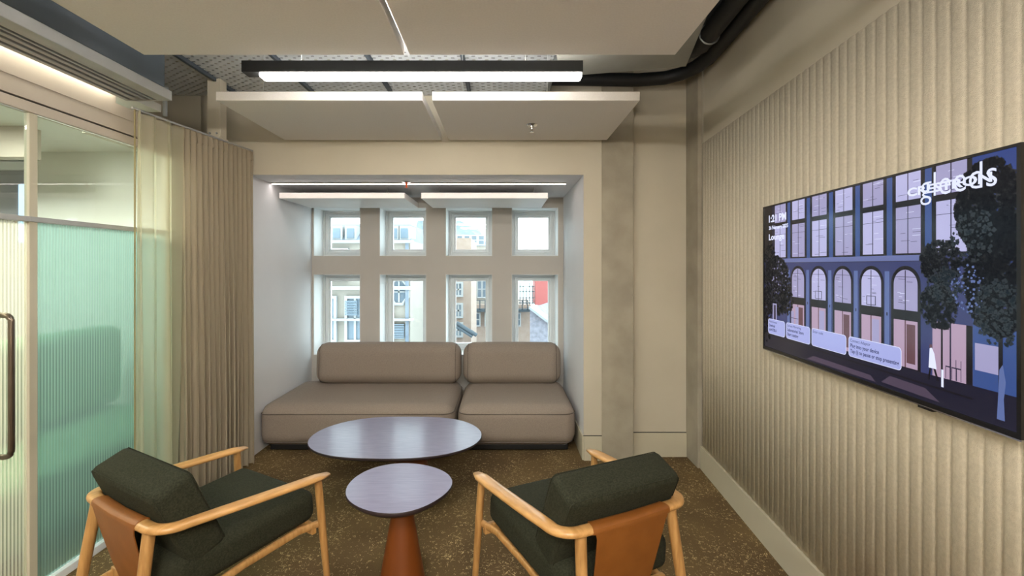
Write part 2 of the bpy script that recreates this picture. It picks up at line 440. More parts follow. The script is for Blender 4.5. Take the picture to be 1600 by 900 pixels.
obj('cornice', B(-5.47, -4.365, 4.42, 4.798, 2.5, 2.58, .003), M['white'], cb)
obj('door', B(-5.43, -4.745, 4.43, 4.45, .05, 2.46, .002), M['ndoor'], cb)
obj('door', B(-4.735, -4.39, 4.43, 4.45, .05, 2.46, .002), M['ndoor'], cb)
sl = obj('blue_lit_slot', B(-4.545, -4.495, 4.418, 4.43, 1.82, 2.36), M['blue'], base=(-4.52, 4.42, 1.82))
tag(sl, 'narrow blue lit vertical slot on the grey cupboard beyond the glass', 'lit slot')
for i, (x, y) in enumerate(((-3.3, 2.6), (-3.3, .8), (-4.9, 3.0))):
    t = thing('ceiling_panel_light', 'square ceiling light panel of the room behind the glass', 'ceiling light', (x, y, NC), 0, 'light panels beyond the partition')
    obj('frame', B(x - .3, x + .3, y - .3, y + .3, NC - .02, NC, .003), M['white'], t)
    obj('diffuser', B(x - .27, x + .27, y - .27, y + .27, NC - .024, NC - .019), M['nlight'], t)
gb = thing('green_bench', 'green upholstered bench blurred behind the reeded glass', 'bench', (-2.98, 3.2, 0))
bm = cushion(.42, .9, .2, .08); bm.transform(Matrix.Translation((-2.98, 3.1, .24))); obj('seat', bm, M['ngreen'], gb, smooth=True)
bm = cushion(.12, .9, .32, .08); bm.transform(Matrix.Translation((-3.32, 3.1, .78))); obj('backrest', bm, M['ngreen'], gb, smooth=True)

# ------------------------------------------------------------------ ceiling services
t = thing('ceiling_vent', 'long grey slotted air grille running above the glass partition', 'air vent', (-2.05, 1, 2.563))
Y0v, Y1v = YB, 2.755
obj('backing', B(-2.19, -1.95, Y0v, Y1v, 2.60, 2.61), M['blackp'], t)
bm = bmesh.new(); box(bm, -2.014, -1.934, Y0v, Y1v, 2.563, 2.62, .004); box(bm, -2.20, -2.172, Y0v, Y1v, 2.563, 2.62, .003)
box(bm, -2.172, -2.014, Y1v - .02, Y1v, 2.563, 2.6); obj('frame', bm, M['alu'], t)
for a, b in ((-2.046, -2.032), (-2.094, -2.068), (-2.150, -2.118)):
    obj('slat', B(a, b, Y0v, Y1v - .02, 2.563, 2.59, .003), M['alu'], t)
tag(obj('cove_light', B(-2.245, -2.215, Y0v, 2.74, 2.604, 2.61), M['ledc'], base=(-2.23, 1, 2.604)), 'thin strip of warm cove light between the grille and the partition header', 'strip light')
struct('trim_7', B(-2.262, -2.2, Y0v, 2.755, 2.62, 2.66), M['cream'])
tag(obj('ventilation_duct', B(-2.2, -1.937, YB, 2.70, 2.62, 3.2, .004), M['duct'], base=(-2.07, .3, 2.62)), 'dark slate blue duct casing rising above the long slotted grille', 'duct')
# perforated deck
for a, b in ((-2.79, -2.155), (-2.125, -1.53), (-1.50, -.905), (-.875, -.28), (-.25, .345)):
    o = obj('perforated_ceiling_tray', B(a, b, 2.2, WY - .01, 2.995, 3.0), M['deck'], base=((a + b) / 2, 3, 2.995))
    tag(o, {-2.79: 'leftmost perforated steel ceiling tray, left of the first dark channel', -2.125: 'perforated grey steel ceiling tray between the dark duct and left end of the lamp',
            -1.50: 'perforated steel ceiling tray above the left half of the linear lamp', -.875: 'perforated steel ceiling tray over the gap between the two felt boards',
            -.25: 'perforated steel ceiling tray above the right half of the linear lamp'}[a], 'ceiling tray', 'perforated ceiling trays')
for x, w_ in ((-2.14, 'beside the dark duct'), (-1.515, 'above the left end of the lamp'), (-.89, 'over the left part of the lamp'), (-.265, 'over the right part of the lamp'), (.36, 'at the right edge of the perforated trays')):
    bm = B(x - .016, x + .016, 2.2, WY - .01, 3.0, 3.05, .002); box(bm, x - .012, x + .012, 2.2, WY - .01, 2.97, 3.0, .002)
    tag(obj('ceiling_channel', bm, M['duct'] if x < .3 else M['steel'], base=(x, 3, 2.97)), 'dark steel support channel running front to back ' + w_, 'channel')

def raft(name, label, x0, x1, y0, y1, z, th, wires, grp, top=2.995, bm_=M['raft']):
    t = thing(name, label, 'ceiling panel', ((x0 + x1) / 2, (y0 + y1) / 2, z), 0, grp)
    obj('board', B(x0, x1, y0, y1, z, z + th, .003), bm_, t)
    for x, y in wires:
        obj('suspension_wire', tube(bmesh.new(), [(x, y, z + th), (x, y, top)], .0016, 6), M['wire'], t)
RZ = 2.613
raft('acoustic_raft', 'large felt ceiling board nearest the camera, left of the gap', -1.724, -.471, 1.15, 2.263, RZ, .055, [(-1.5, 2.2), (-.7, 2.2)], 'felt ceiling boards over the room', CZ)
raft('acoustic_raft', 'large felt ceiling board nearest the camera, right of the gap', -.446, .831, 1.15, 2.263, RZ, .055, [(-.25, 2.2), (.15, 2.2)], 'felt ceiling boards over the room', CZ)
raft('acoustic_raft', 'felt ceiling board behind the linear lamp, left one without sprinkler', -1.759, -.491, 2.886, 3.80, RZ, .055, [(-1.5, 2.95), (-.686, 2.95)], 'felt ceiling boards over the room')
raft('acoustic_raft', 'felt ceiling board behind the linear lamp, right one with the sprinkler rose', -.432, .844, 2.886, 3.80, RZ, .055, [(-.25, 2.95), (.28, 2.95)], 'felt ceiling boards over the room', CZ)
raft('bay_raft', 'smaller felt board hanging in the window bay, over the left windows', -2.06, -.903, 4.34, 5.06, 2.22, .053, [(-1.9, 4.5), (-1.1, 4.5)], 'felt boards inside the window bay', BH, M['white'])
raft('bay_raft', 'smaller felt board hanging in the window bay, over the right windows', -.75, .42, 4.34, 5.06, 2.22, .053, [(-.6, 4.5), (.3, 4.5)], 'felt boards inside the window bay', BH, M['white'])
for o in list(C.objects):
    if o.name.startswith('board') and o.parent and o.parent.name.startswith('bay_raft'):
        me = o.data; me.materials.append(M['raft'])
        for p in me.polygons:
            if abs(p.normal.z) < .5: p.material_index = 1

def linear_lamp(label, x0, x1, y, z, w_=.075, dm='lampw'):
    t = thing('linear_lamp', label, 'ceiling lamp', ((x0 + x1) / 2, y, z))
    obj('housing', B(x0, x1, y, y + w_, z, z + .06, .002), M['black'], t)
    bm = B(x0 + .09, x1 - .004, y + .004, y + w_ - .004, z - .024, z + .001, .008, 3); obj('diffuser', bm, M[dm], t, smooth='auto')
    obj('added_up_strip', B(x0 + .09, x1 - .02, y + .01, y + w_ - .01, z + .0601, z + .063), M['uplw'], t)  # glowing strip added on top of the housing to brighten the ceiling trays
    for x in (x0 + .3, x1 - .3): obj('suspension_wire', tube(bmesh.new(), [(x, y + w_ / 2, z + .06), (x, y + w_ / 2, CZ)], .0014, 6), M['wire'], t)
linear_lamp('long black linear lamp with glowing white diffuser hung between the felt ceiling boards', -1.366, .422, 2.46, 2.614)
linear_lamp('second black linear lamp, unseen, added behind the camera as fill light', -1.2, .6, -.55, 2.614, dm='lampb')  # this unseen lamp and the next are added and boosted for fill light
linear_lamp('third black linear lamp, unseen, added far behind the camera as fill light', -1.2, .6, -1.7, 2.614, dm='lampb')
# bay led line
led = thing('bay_led_strip', 'thin glowing light line across the ceiling of the window bay', 'strip light', (-.75, 4.24, BH))
obj('profile', B(-2.08, .575, 4.225, 4.25, BH - .012, BH, .001), M['alu'], led)
obj('diffuser', B(-2.075, .57, 4.228, 4.247, BH - .014, BH - .011), M['ledw'], led)
def sprinkler(name, label, x, y, z, mb):
    t = thing(name, label, 'sprinkler', (x, y, z))
    obj('rose', lathe(bmesh.new(), [(.0, z - .008), (.034, z - .008), (.042, z - .002), (.042, z)], (x, y), 24), M['chrome'], t, smooth='auto')
    obj('nozzle', lathe(bmesh.new(), [(.004, z - .05), (.009, z - .045), (.007, z - .03), (.011, z - .02), (.012, z - .005)], (x, y), 16), mb, t, smooth='auto')
    obj('deflector', lathe(bmesh.new(), [(.0, z - .056), (.016, z - .055), (.016, z - .052), (.0, z - .05)], (x, y), 16), M['chrome'] if mb != M['orange'] else M['orange'], t)
sprinkler('sprinkler_head', 'small round metal sprinkler under the right felt ceiling board', .212, 3.384, RZ, M['chrome'])
sprinkler('sprinkler_head', 'sprinkler with orange bulb on the window bay ceiling by the light line', -.855, 4.19, BH, M['orange'])

# post holding the curtain track at the left wall
t = thing('bracket_post', 'cream boxed steel bracket hanging above the curtain near the window wall', 'bracket', (-2.147, 3.54, 2.543))
obj('box_section', B(-2.197, -2.098, 3.50, 3.58, 2.56, 2.993, .003), M['wall'], t)
obj('foot_plate', B(-2.21, -2.098, 3.485, 3.60, 2.543, 2.56, .002), M['wall'], t)
for x in (-2.175, -2.125):
    obj('bolt', tube(bmesh.new(), [(x, 3.502, 2.585), (x, 3.492, 2.585)], .007, 6), M['steel'], t)
bm = tube(bmesh.new(), [(-2.0, 2.74, 2.64), (-2.0, 2.80, 2.66), (-2.03, 2.83, 2.60), (-2.03, 2.83, 2.5)], .012, 10)
tag(obj('conduit_pipe', bm, M['steel'], base=(-2.03, 2.83, 2.5), smooth=True), 'short bent grey conduit at the far end of the slotted grille', 'pipe')

# fan coil casing, black lagged pipes at right
bm = B(-.75, 0, -1.3, 0, 0, .03, .003); box(bm, -.72, -.03, -1.27, -.03, .03, .2, .004)
mw = Matrix.Translation((1.107, 2.836, 2.80)) @ Matrix.Rotation(math.radians(-12), 4, 'Z')
bm.transform(mw)
tag(obj('air_unit_casing', bm, M['fcu'], base=mw), 'grey metal casing set askew above the near right felt board', 'air unit')
def XP(y, o): return XR(y, o)
bm = tube(bmesh.new(), [(XP(y, .075), y, 3.10) for y in (-1.5, 0, 1.5, 2.8, 3.4)] + [(1.46, 3.56, 3.10), (1.40, 3.68, 3.10), (1.30, 3.76, 3.10), (1.1, 3.80, 3.10), (.3, 3.80, 3.11), (-.4, 3.80, 3.12)], .052, 14)
tag(obj('lagged_pipe', bm, M['blackp'], base=(1.45, 1.5, 3.1), smooth=True), 'long black lagged pipe that turns the corner above the alcove', 'pipe')
bm = tube(bmesh.new(), [(XP(y, .20), y, 3.10) for y in (-1.5, 0, 1.5, 2.8, 3.2)] + [(1.34, 3.30, 3.12), (1.33, 3.36, 3.18), (1.33, 3.38, 3.29)], .06, 14)
tag(obj('lagged_pipe', bm, M['blackp'], base=(1.3, 1.5, 3.1), smooth=True), 'short black lagged pipe rising to the ceiling before the alcove, further from the right wall', 'pipe')
bm = B(.95, 1.15, .2, 3.3, 3.18, 3.23, .003)
tag(obj('cable_tray', bm, M['blackp'], base=(1.05, .5, 3.18)), 'black cable tray beside the lagged pipes near the right wall', 'cable tray')
t = thing('pipe_clip', 'small steel clip on the black pipes near the alcove corner', 'clip', (1.3, 3.05, 3.05))
obj('band', tube(bmesh.new(), [(XP(3.05, .20) + .064 * math.cos(a), 3.05, 3.10 + .064 * math.sin(a)) for a in [i * PI / 12 for i in range(24)]], .006, 6, closed=True), M['steel'], t)

# ------------------------------------------------------------------ curtains
def curtain(s0, s1, folds, amp0, amp1, path, ztop, zbot, phase=0, flare=.0):
    """pleated sheet along path between arc fractions s0..s1"""
    P = [Vector((*p, 0)) for p in path]; L = [0]
    for a, b in zip(P, P[1:]): L.append(L[-1] + (b - a).length)
    def at(s):
        d = s * L[-1]
        for i in range(len(P) - 1):
            if d <= L[i + 1] or i == len(P) - 2:
                f = (d - L[i]) / (L[i + 1] - L[i]); t = (P[i + 1] - P[i]).normalized()
                return P[i].lerp(P[i + 1], f), t, Vector((t.y, -t.x, 0))
    bm = bmesh.new(); nu = int(folds * 12); nv = 26; g = []
    rr = random.Random(folds * 7 + 1); am = [rr.uniform(.6, 1.25) for _ in range(folds + 3)]; sh = [rr.uniform(-1, 1) for _ in range(folds + 3)]
    for j in range(nv + 1):
        h = j / nv; row = []
        for i in range(nu + 1):
            u = i / nu; fi = u * folds; q = int(fi); fr = fi - q
            A = (am[q] * (1 - fr) + am[q + 1] * fr); S = (sh[q] * (1 - fr) + sh[q + 1] * fr)
            amp = (amp0 + (amp1 - amp0) * min(1, h * 1.25)) * A
            s = s0 + (s1 - s0) * u + (S * .25 * (s1 - s0) / folds) * h + flare * h * (u - .5) * (s1 - s0)
            p, t, nn = at(max(0, min(1, s)))
            a = 2 * PI * fi + phase + .8 * h * S
            w = math.sin(a); w = math.copysign(abs(w) ** .75, w)
            off = amp * w + .012 * h * S
            p = p + nn * off + t * (amp * .45 * math.sin(2 * a + .6))
            row.append(bm.verts.new((p.x, p.y, ztop + (zbot - ztop) * h)))
        g.append(row)
    for j in range(nv):
        for i in range(nu): bm.faces.new((g[j][i], g[j][i + 1], g[j + 1][i + 1], g[j + 1][i]))
    return bm
path = [(-2.185, 2.775), (-2.15, 3.05), (-2.11, 3.30), (-2.07, 3.58), (-2.03, 3.82)]
t = thing('sheer_curtain', 'translucent pale voile curtain with wide folds next to the green glass', 'curtain', (-2.19, 2.95, 0))
obj('voile', curtain(.0, .315, 3, .036, .05, path, 2.52, .015, .4), M['sheer'], t, smooth=True)
bm = tube(bmesh.new(), [(-2.166, 2.772, 2.52 - i * .25) for i in range(11)], .005, 6); obj('edge_hem', bm, M['hem'], t, smooth=True)
t = thing('linen_curtain', 'opaque taupe linen curtain gathered in tight pleats beside the window bay', 'curtain', (-2.1, 3.4, 0))
bm = curtain(.34, 1.0, 14, .016, .042, path, 2.52, .012, 0)
lc = obj('cloth', bm, M['curtain'], t, smooth=True)
bm = curtain(.34, 1.0, 14, .0175, .0195, path, 2.523, 2.45, 0); obj('heading_tape', bm, M['curtain'], t, smooth=True)
bm = bmesh.new()
for a, b in zip(path, path[1:]):
    tube(bm, [(a[0], a[1], 2.532), (b[0], b[1], 2.532)], .007, 6)
tag(obj('curtain_track', bm, M['alu'], base=(-2.15, 3.2, 2.53)), 'slim grey track carrying the curtains along the left side', 'curtain track')

# ------------------------------------------------------------------ sofa
def sofa_module(label, x0, x1, bx0, bx1, sq=1):
    y0, y1 = 4.0, 4.99; cx = (x0 + x1) / 2; hx = (x1 - x0) / 2
    t = thing('sofa_module', label, 'sofa', (cx, (y0 + y1) / 2, 0), 0, 'two modules of the taupe sofa')
    obj('plinth', B(x0 + .07, x1 - .07, y0 + .08, y1 - .06, 0, .055, .01), M['blackp'], t)
    bm = cushion(hx - .012, (y1 - y0) / 2 - .012, .178, .105, (.012, .016, .008), 14, 6)
    def sqz(x): e = -(hx - .13); return x if x > e else e + (x - e) * 1 if sq == 1 else -hx + .012 + max(0, x + hx - .012) ** sq * .118 ** (1 - sq) if x < e else x
    for v in bm.verts: v.co.x = sqz(v.co.x)
    bm.transform(Matrix.Translation((cx, (y0 + y1) / 2, .222)))
    s = obj('seat', bm, M['sofa'], t, smooth=True)
    bm = bmesh.new(); q = [(cx + a, (y0 + y1) / 2 + b, c) for a, b, c in ringpath(hx - .014, (y1 - y0) / 2 - .008, .10, .332)]
    for p_ in range(len(q)): q[p_] = (cx + sqz(q[p_][0] - cx), q[p_][1], q[p_][2])
    tube(bm, q, .0042, 6, closed=True); bm2 = bmesh.new(); q = [(a, b, .085) for a, b, c in q]; tube(bm2, [(cx + (a - cx) * (1 - .014 / hx), (y0 + y1) / 2 + (b - (y0 + y1) / 2) * .975, c) for a, b, c in q], .004, 6, closed=True)
    obj('piping', bm2, M['sofapipe'], s, smooth=True); obj('piping', bm, M['sofapipe'], s, smooth=True)
    bw = (bx1 - bx0) / 2; bc = (bx0 + bx1) / 2
    bm = cushion(bw - .01, .125, .205, .105, (.008, .012, .006), 12, 6)
    bm.transform(Matrix.Translation((bc, 4.855, .60)) @ Matrix.Rotation(math.radians(-4), 4, 'X'))
    b = obj('backrest', bm, M['sofa'], t, smooth=True)
    for sx in (-1, 1):
        bm = bmesh.new()
        pts = [Matrix.Translation((bc, 4.855, .60)) @ Matrix.Rotation(math.radians(-4), 4, 'X') @ Vector((sx * (bw - .055), a, c)) for a, c, _ in ringpath(.112, .190, .088, 0)]
        tube(bm, pts, .003, 6, closed=True)
        obj('piping', bm, M['sofapipe'], b, smooth=True)
sofa_module('long taupe sofa module with open seat end by the left bay wall', -2.086, -.405, -1.905, -.42, 2.2)
sofa_module('shorter taupe sofa module by the right bay wall', -.395, .64, -.405, .60)

# ------------------------------------------------------------------ tables
def smooth_outline(pts, n=72, har=5):
    cx = sum(p[0] for p in pts) / len(pts); cy = sum(p[1] for p in pts) / len(pts)
    pol = sorted((math.atan2(y - cy, x - cx), math.hypot(x - cx, y - cy)) for x, y in pts)
    def r(a):
        for (a0, r0), (a1, r1) in zip(pol, pol[1:]):
            if a0 <= a <= a1: return r0 + (r1 - r0) * (a - a0) / (a1 - a0)
        a0, r0 = pol[-1]; a1, r1 = pol[0]; a1 += 2 * PI
        if a < a0: a += 2 * PI
        return r0 + (r1 - r0) * (a - a0) / (a1 - a0)
    S = [r(-PI + 2 * PI * i / 360) for i in range(360)]
    co = []
    for k in range(har + 1):
        co.append((sum(S[i] * math.cos(k * (-PI + 2 * PI * i / 360)) for i in range(360)) / 180, sum(S[i] * math.sin(k * (-PI + 2 * PI * i / 360)) for i in range(360)) / 180))
    out = []
    for i in range(n):
        a = 2 * PI * i / n; v = co[0][0] / 2 + sum(co[k][0] * math.cos(k * a) + co[k][1] * math.sin(k * a) for k in range(1, har + 1))
        out.append((cx + v * math.cos(a), cy + v * math.sin(a)))
    return out, (cx, cy)
def table(label, pts, z, base, rb, rt):
    o, c = smooth_outline(pts)
    t = thing('coffee_table', label, 'coffee table', (*base, 0), 0)
    bm = bmesh.new(); prof = [(.93, z - .03, 1), (.985, z - .018, 1), (1, z - .012, 1), (1, z - .003, 1), (.994, z, 0)]
    rings = [[bm.verts.new((c[0] + (x - c[0]) * s, c[1] + (y - c[1]) * s, zz)) for x, y in o] for s, zz, _ in prof]
    n = len(o)
    for A, D in zip(rings, rings[1:]):
        for k in range(n): bm.faces.new((A[k], A[(k + 1) % n], D[(k + 1) % n], D[k])).material_index = 1
    bm.faces.new(rings[-1]).material_index = 0; bm.faces.new(rings[0][::-1]).material_index = 1
    obj('tabletop', bm, [M['ttop'], M['tedge']], t, smooth='auto')
    obj('cone_base', lathe(bmesh.new(), [(rb, 0), (rb, .006), (rb * .985, .012), (rt, z - .03)], base, 48), M['cone'], t, smooth='auto')
big = [(-1.328, 3.188), (-1.36, 3.342), (-1.346, 3.512), (-1.258, 3.657), (-1.138, 3.736), (-0.931, 3.791), (-0.709, 3.795), (-0.482, 3.772), (-0.329, 3.714), (-0.22, 3.606), (-0.165, 3.492), (-0.148, 3.415), (-0.156, 3.306), (-0.189, 3.204), (-0.252, 3.123), (-0.331, 3.062), (-0.444, 3.011), (-0.592, 2.982), (-0.731, 2.974), (-0.909, 2.982), (-1.059, 3.011), (-1.197, 3.062), (-1.273, 3.114)]
sml = [(-0.761, 2.278), (-0.776, 2.364), (-0.765, 2.447), (-0.729, 2.524), (-0.675, 2.582), (-0.611, 2.614), (-0.541, 2.619), (-0.456, 2.606), (-0.379, 2.571), (-0.311, 2.513), (-0.27, 2.453), (-0.254, 2.395), (-0.256, 2.325), (-0.28, 2.259), (-0.315, 2.197), (-0.359, 2.147), (-0.41, 2.106), (-0.464, 2.089), (-0.513, 2.089), (-0.583, 2.103), (-0.652, 2.139), (-0.713, 2.197)]
table('large low pebble-shaped coffee table in front of the sofa', big, .38, (-.63, 3.25), .17, .085)
table('small round side table on an orange-brown cone base between the armchairs', sml, .50, (-.50, 2.35), .118, .035)

# ------------------------------------------------------------------ armchairs
def sweep(bm, path, sec):
    """path: points; sec(i) -> (half width, half thickness); superellipse section, width horizontal"""
    n = len(path); seg = 14; rings = []
    for i, p in enumerate(path):
        a, b = path[max(0, i - 1)], path[min(n - 1, i + 1)]
        t = (b - a).normalized(); s = t.cross(Vector((0, 0, 1))).normalized(); u = s.cross(t)
        w, h = sec(i); ring = []
        for k in range(seg):
            q = 2 * PI * k / seg; cx_, sy_ = math.cos(q), math.sin(q)
            ring.append(bm.verts.new(p + s * w * math.copysign(abs(cx_) ** .75, cx_) + u * h * math.copysign(abs(sy_) ** .75, sy_)))
        rings.append(ring)
    for A, D in zip(rings, rings[1:]):
        for k in range(seg): bm.faces.new((A[k], A[(k + 1) % seg], D[(k + 1) % seg], D[k]))
    bm.faces.new(rings[0]); bm.faces.new(rings[-1][::-1]); return bm
def railz(y): return .585 + (.3645 - y) / .73 * .052
def rail_path():
    half = []
    for i in range(13):
        u = i / 12; half.append(Vector((.335 - .034 * u ** 1.4, .362 - .60 * u, 0)))
    cxr, cyr, r = .221, -.262, .08
    for i in range(1, 10):
        a = PI / 2 * i / 10
        half.append(Vector((cxr + r * math.cos(a), cyr - r * 1.02 * math.sin(a), 0)))
    for i in range(5): half.append(Vector((cxr - cxr * i / 4.0, -.344 - .008 * (i / 4), 0)))
    full = half[:-1] + [half[-1]] + [Vector((-p.x, p.y, 0)) for p in half[:-1][::-1]]
    for p in full: p.z = railz(p.y)
    return full
def make_chair(label, loc, rz):
    t = thing('armchair', label, 'armchair', (0, 0, 0), 0, 'two oak lounge armchairs')
    P = rail_path(); n = len(P)
    def sec(i):
        p = P[i]; e = min(i, n - 1 - i)
        f = max(0, min(1, (p.y + .32) / .18))
        w = .0265 + .007 * f; h = .015 - .002 * f
        if e == 0: w *= .55; h *= .5
        elif e == 1: w *= .97
        return w, h
    PP = [P[0] + Vector((0, .008, 0))] + P[1:-1] + [P[-1] + Vector((0, .008, 0))]
    obj('arm_rail', sweep(bmesh.new(), PP, sec), M['oak'], t, smooth=True)
    for s in (-1, 1):
        a, b = Vector((s * .330, .315, railz(.315) - .01)), Vector((s * .352, .36, 0))
        obj('leg', tube(bmesh.new(), [a.lerp(b, f) for f in (0, .35, .7, 1)], [.0175, .0185, .016, .0125], 14), M['oakleg'], t, smooth='auto')
        a, b = Vector((s * .218, -.338, railz(-.34) - .006)), Vector((s * .262, -.43, 0))
        obj('leg', tube(bmesh.new(), [a.lerp(b, f) for f in (0, .35, .7, 1)], [.022, .0215, .018, .014], 14), M['oakleg'], t, smooth='auto')
        # side rail of the seat frame
        a, b = Vector((s * .330, .330, .364)), Vector((s * .240, -.375, .268))
        bm = sweep(bmesh.new(), [a, Vector((s * .285, .24, .352)), Vector((s * .25, 0, .318)), b], lambda i: (.012, .017)); obj('side_rail', bm, M['oakleg'], t, smooth='auto')
    for y, z, hx in ((.30, .345, .325), (-.27, .285, .25)):
        bm = B(-hx, hx, y - .012, y + .012, z - .024, z + .024, .004); obj('cross_rail', bm, M['oakleg'], t)
    # seat cushion: .56 wide, .62 deep, thinner to the back
    bm = cushion(.290, .315, .074, .045, (.004, .010, .014), 10, 5)
    for v in bm.verts: v.co.x *= .96 + .04 * (v.co.y / .3)
    bm.transform(Matrix.Translation((0, .025, .421)) @ Matrix.Rotation(math.radians(3.5), 4, 'X'))
    st = obj('seat_cushion', bm, M['green'], t, smooth=True)
    bm = cushion(.270, .076, .180, .029, (.002, .008, .006), 10, 5)
    bm.transform(Matrix.Translation((0, -.215, .612)) @ Matrix.Rotation(math.radians(23), 4, 'X'))
    bk = obj('back_cushion', bm, M['green'], t, smooth=True)
    mm = Matrix.Translation((0, -.215, .612)) @ Matrix.Rotation(math.radians(23), 4, 'X')
    bm = bmesh.new()
    for sy in (-1, 1):
        tube(bm, [mm @ Vector((a, sy * .069, c)) for a, c, _ in ringpath(.2642, .1742, .026, 0)], .0022, 5, closed=True)
    obj('seam', bm, M['green'], bk, smooth=True)
    # leather: sleeve around the rear rail and the sling hanging from it
    idx = [i for i in range(n) if abs(P[i].x) < .17 and P[i].y < -.3]
    Q = [P[i] for i in idx]; xa, xb = Vector((.178, P[idx[0]].y + .003, P[idx[0]].z)), Vector((-.178, P[idx[-1]].y + .003, P[idx[-1]].z))
    Q = [xa] + Q + [xb]
    sv = obj('leather_sleeve', sweep(bmesh.new(), Q, lambda i: (.0295, .0185)), M['leather'], t, smooth='auto')
    bm = bmesh.new(); prev = None
    prof = [(-.372, .632), (-.368, .60), (-.345, .50), (-.315, .38), (-.285, .28), (-.262, .262)]
    g = []
    for d in (0, .004):
        for j, (y, z) in enumerate(prof):
            hwid = .174 - .045 * j / (len(prof) - 1)
            g.append([bm.verts.new((hwid * q / 4, y + d + .006 * (1 - (q / 4) ** 2) * -1, z)) for q in range(-4, 5)])
    L = len(prof)
    for base in (0, L):
        for j in range(L - 1):
            for q in range(8): bm.faces.new((g[base + j][q], g[base + j][q + 1], g[base + j + 1][q + 1], g[base + j + 1][q]))
    for j in range(L - 1):
        bm.faces.new((g[j][0], g[j + 1][0], g[L + j + 1][0], g[L + j][0])); bm.faces.new((g[j][8], g[L + j][8], g[L + j + 1][8], g[j + 1][8]))
    for q in range(8):
        bm.faces.new((g[0][q], g[L][q], g[L][q + 1], g[0][q + 1])); bm.faces.new((g[L - 1][q], g[L - 1][q + 1], g[2 * L - 1][q + 1], g[2 * L - 1][q]))
    obj('leather_sling', bm, M['leather'], t, smooth='auto')
    t.location = loc; t.rotation_euler = (0, 0, rz)
    return t
ch = make_chair('oak armchair with dark green cushions left of the small table, by the glass partition', (-1.325, 2.14, 0), -.52)
r = ch.copy(); C.objects.link(r); r.location = (.335, 2.112, 0); r.rotation_euler = (0, 0, .447)
r['label'] = 'oak armchair with dark green cushions right of the small table, facing the left armchair'
for c_ in list(ch.children):
    d = c_.copy(); C.objects.link(d); d.parent = r
    for g_ in c_.children:
        e = g_.copy(); C.objects.link(e); e.parent = d

# ------------------------------------------------------------------ television
FARP, NEARP = Vector((1.455, 2.622, 0)), Vector((1.367, 1.237, 0))
U = (NEARP - FARP).normalized(); N = Vector((0, 0, 1)).cross(U).normalized()
if N.x > 0: N = -N
TW, TH, TZ = 1.388, .785, 1.14
def tvp(u, v, d=0): return FARP + U * (u * TW) + Vector((0, 0, TZ + v * TH)) + N * d
tv = thing('television', 'large flat television on the ribbed right wall showing a building front', 'television', tuple(tvp(.5, 0, -.03)))
def tvbox(bm, u0, u1, v0, v1, d0, d1, mi=0):
    vs = [bm.verts.new(tvp(u, v, d)) for d in (d0, d1) for u, v in ((u0, v0), (u1, v0), (u1, v1), (u0, v1))]
    for f in ((0, 1, 2, 3), (7, 6, 5, 4), (0, 4, 5, 1), (1, 5, 6, 2), (2, 6, 7, 3), (3, 7, 4, 0)): bm.faces.new([vs[i] for i in f]).material_index = mi
    return bm
obj('body', tvbox(bmesh.new(), .004, .996, .006, .994, -.035, -.004), M['tvb'], tv)
bm = bmesh.new(); bu, bv = .0085, .011
tvbox(bm, 0, bu, 0, 1, -.012, .003); tvbox(bm, 1 - bu, 1, 0, 1, -.012, .003); tvbox(bm, bu, 1 - bu, 1 - bv, 1, -.012, .003); tvbox(bm, bu, 1 - bu, 0, .02, -.012, .003)
obj('bezel', bm, M['tvb'], tv)
obj('trim_strip', tvbox(bmesh.new(), .0, 1, -.006, .0, -.012, .002), M['chrome'], tv, label='thin shiny lower edge')
obj('logo_tab', tvbox(bmesh.new(), .76, .80, -.014, -.004, -.012, .0025), M['tvb'], tv)
obj('wall_bracket', tvbox(bmesh.new(), .3, .7, .25, .75, -.045, -.034), M['black'], tv)
def scr(name, col, s=1.0):
    return mat(name, '050507', .16, spec=.5, emit=col, estr=s * .38)
SM = dict(base=scr('screen_dusk_blue', '3c4478', .8), dark=scr('screen_dark', '121119', .9), col=scr('screen_column_blue', '3a5492', .9), win=scr('screen_window_lilac', 'a7a3cc', .95),
          win2=scr('screen_window_pale', 'b9b8e2', 1.0), mull=scr('screen_mullion', '36304c', .8), cor=scr('screen_cornice', '6a74a8', .95), lite=scr('screen_white', 'dfe4ff', 1.1),
          card=scr('screen_card', 'a9b0e8', 1.0), ink=scr('screen_ink', '2b3068', .7), shop=scr('screen_shop_warm', 'b49bb4', 1.0), wood=scr('screen_shop_brown', '6a4a52', .9),
          road=scr('screen_road', '1c1c30', .9), roadl=scr('screen_road_light', '574a5e', .8), leaf=scr('screen_leaf_dark', '11141a', .9), leaf2=scr('screen_leaf_grey', '1c262e', .9), sky=scr('screen_sky', '2c4488', .9),
          pale=scr('screen_pillar', '6375ac', .9))
keys = list(SM)
pic = bmesh.new()
def sp(pts, k, d):
    f = pic.faces.new([pic.verts.new(tvp(u, v, .0004 + d * .00012)) for u, v in pts]); f.material_index = keys.index(k)
def sr(u0, u1, v0, v1, k, d): sp([(u0, v0), (u1, v0), (u1, v1), (u0, v1)], k, d)
obj('screen', tvbox(bmesh.new(), bu, 1 - bu, .02, 1 - bv, -.004, .0), SM['base'], tv)
sr(bu, 1 - bu, .02, .989, 'base', 0)
sr(bu, .075, .62, .989, 'dark', 1); sr(.89, 1 - bu, .5, .989, 'sky', 1)
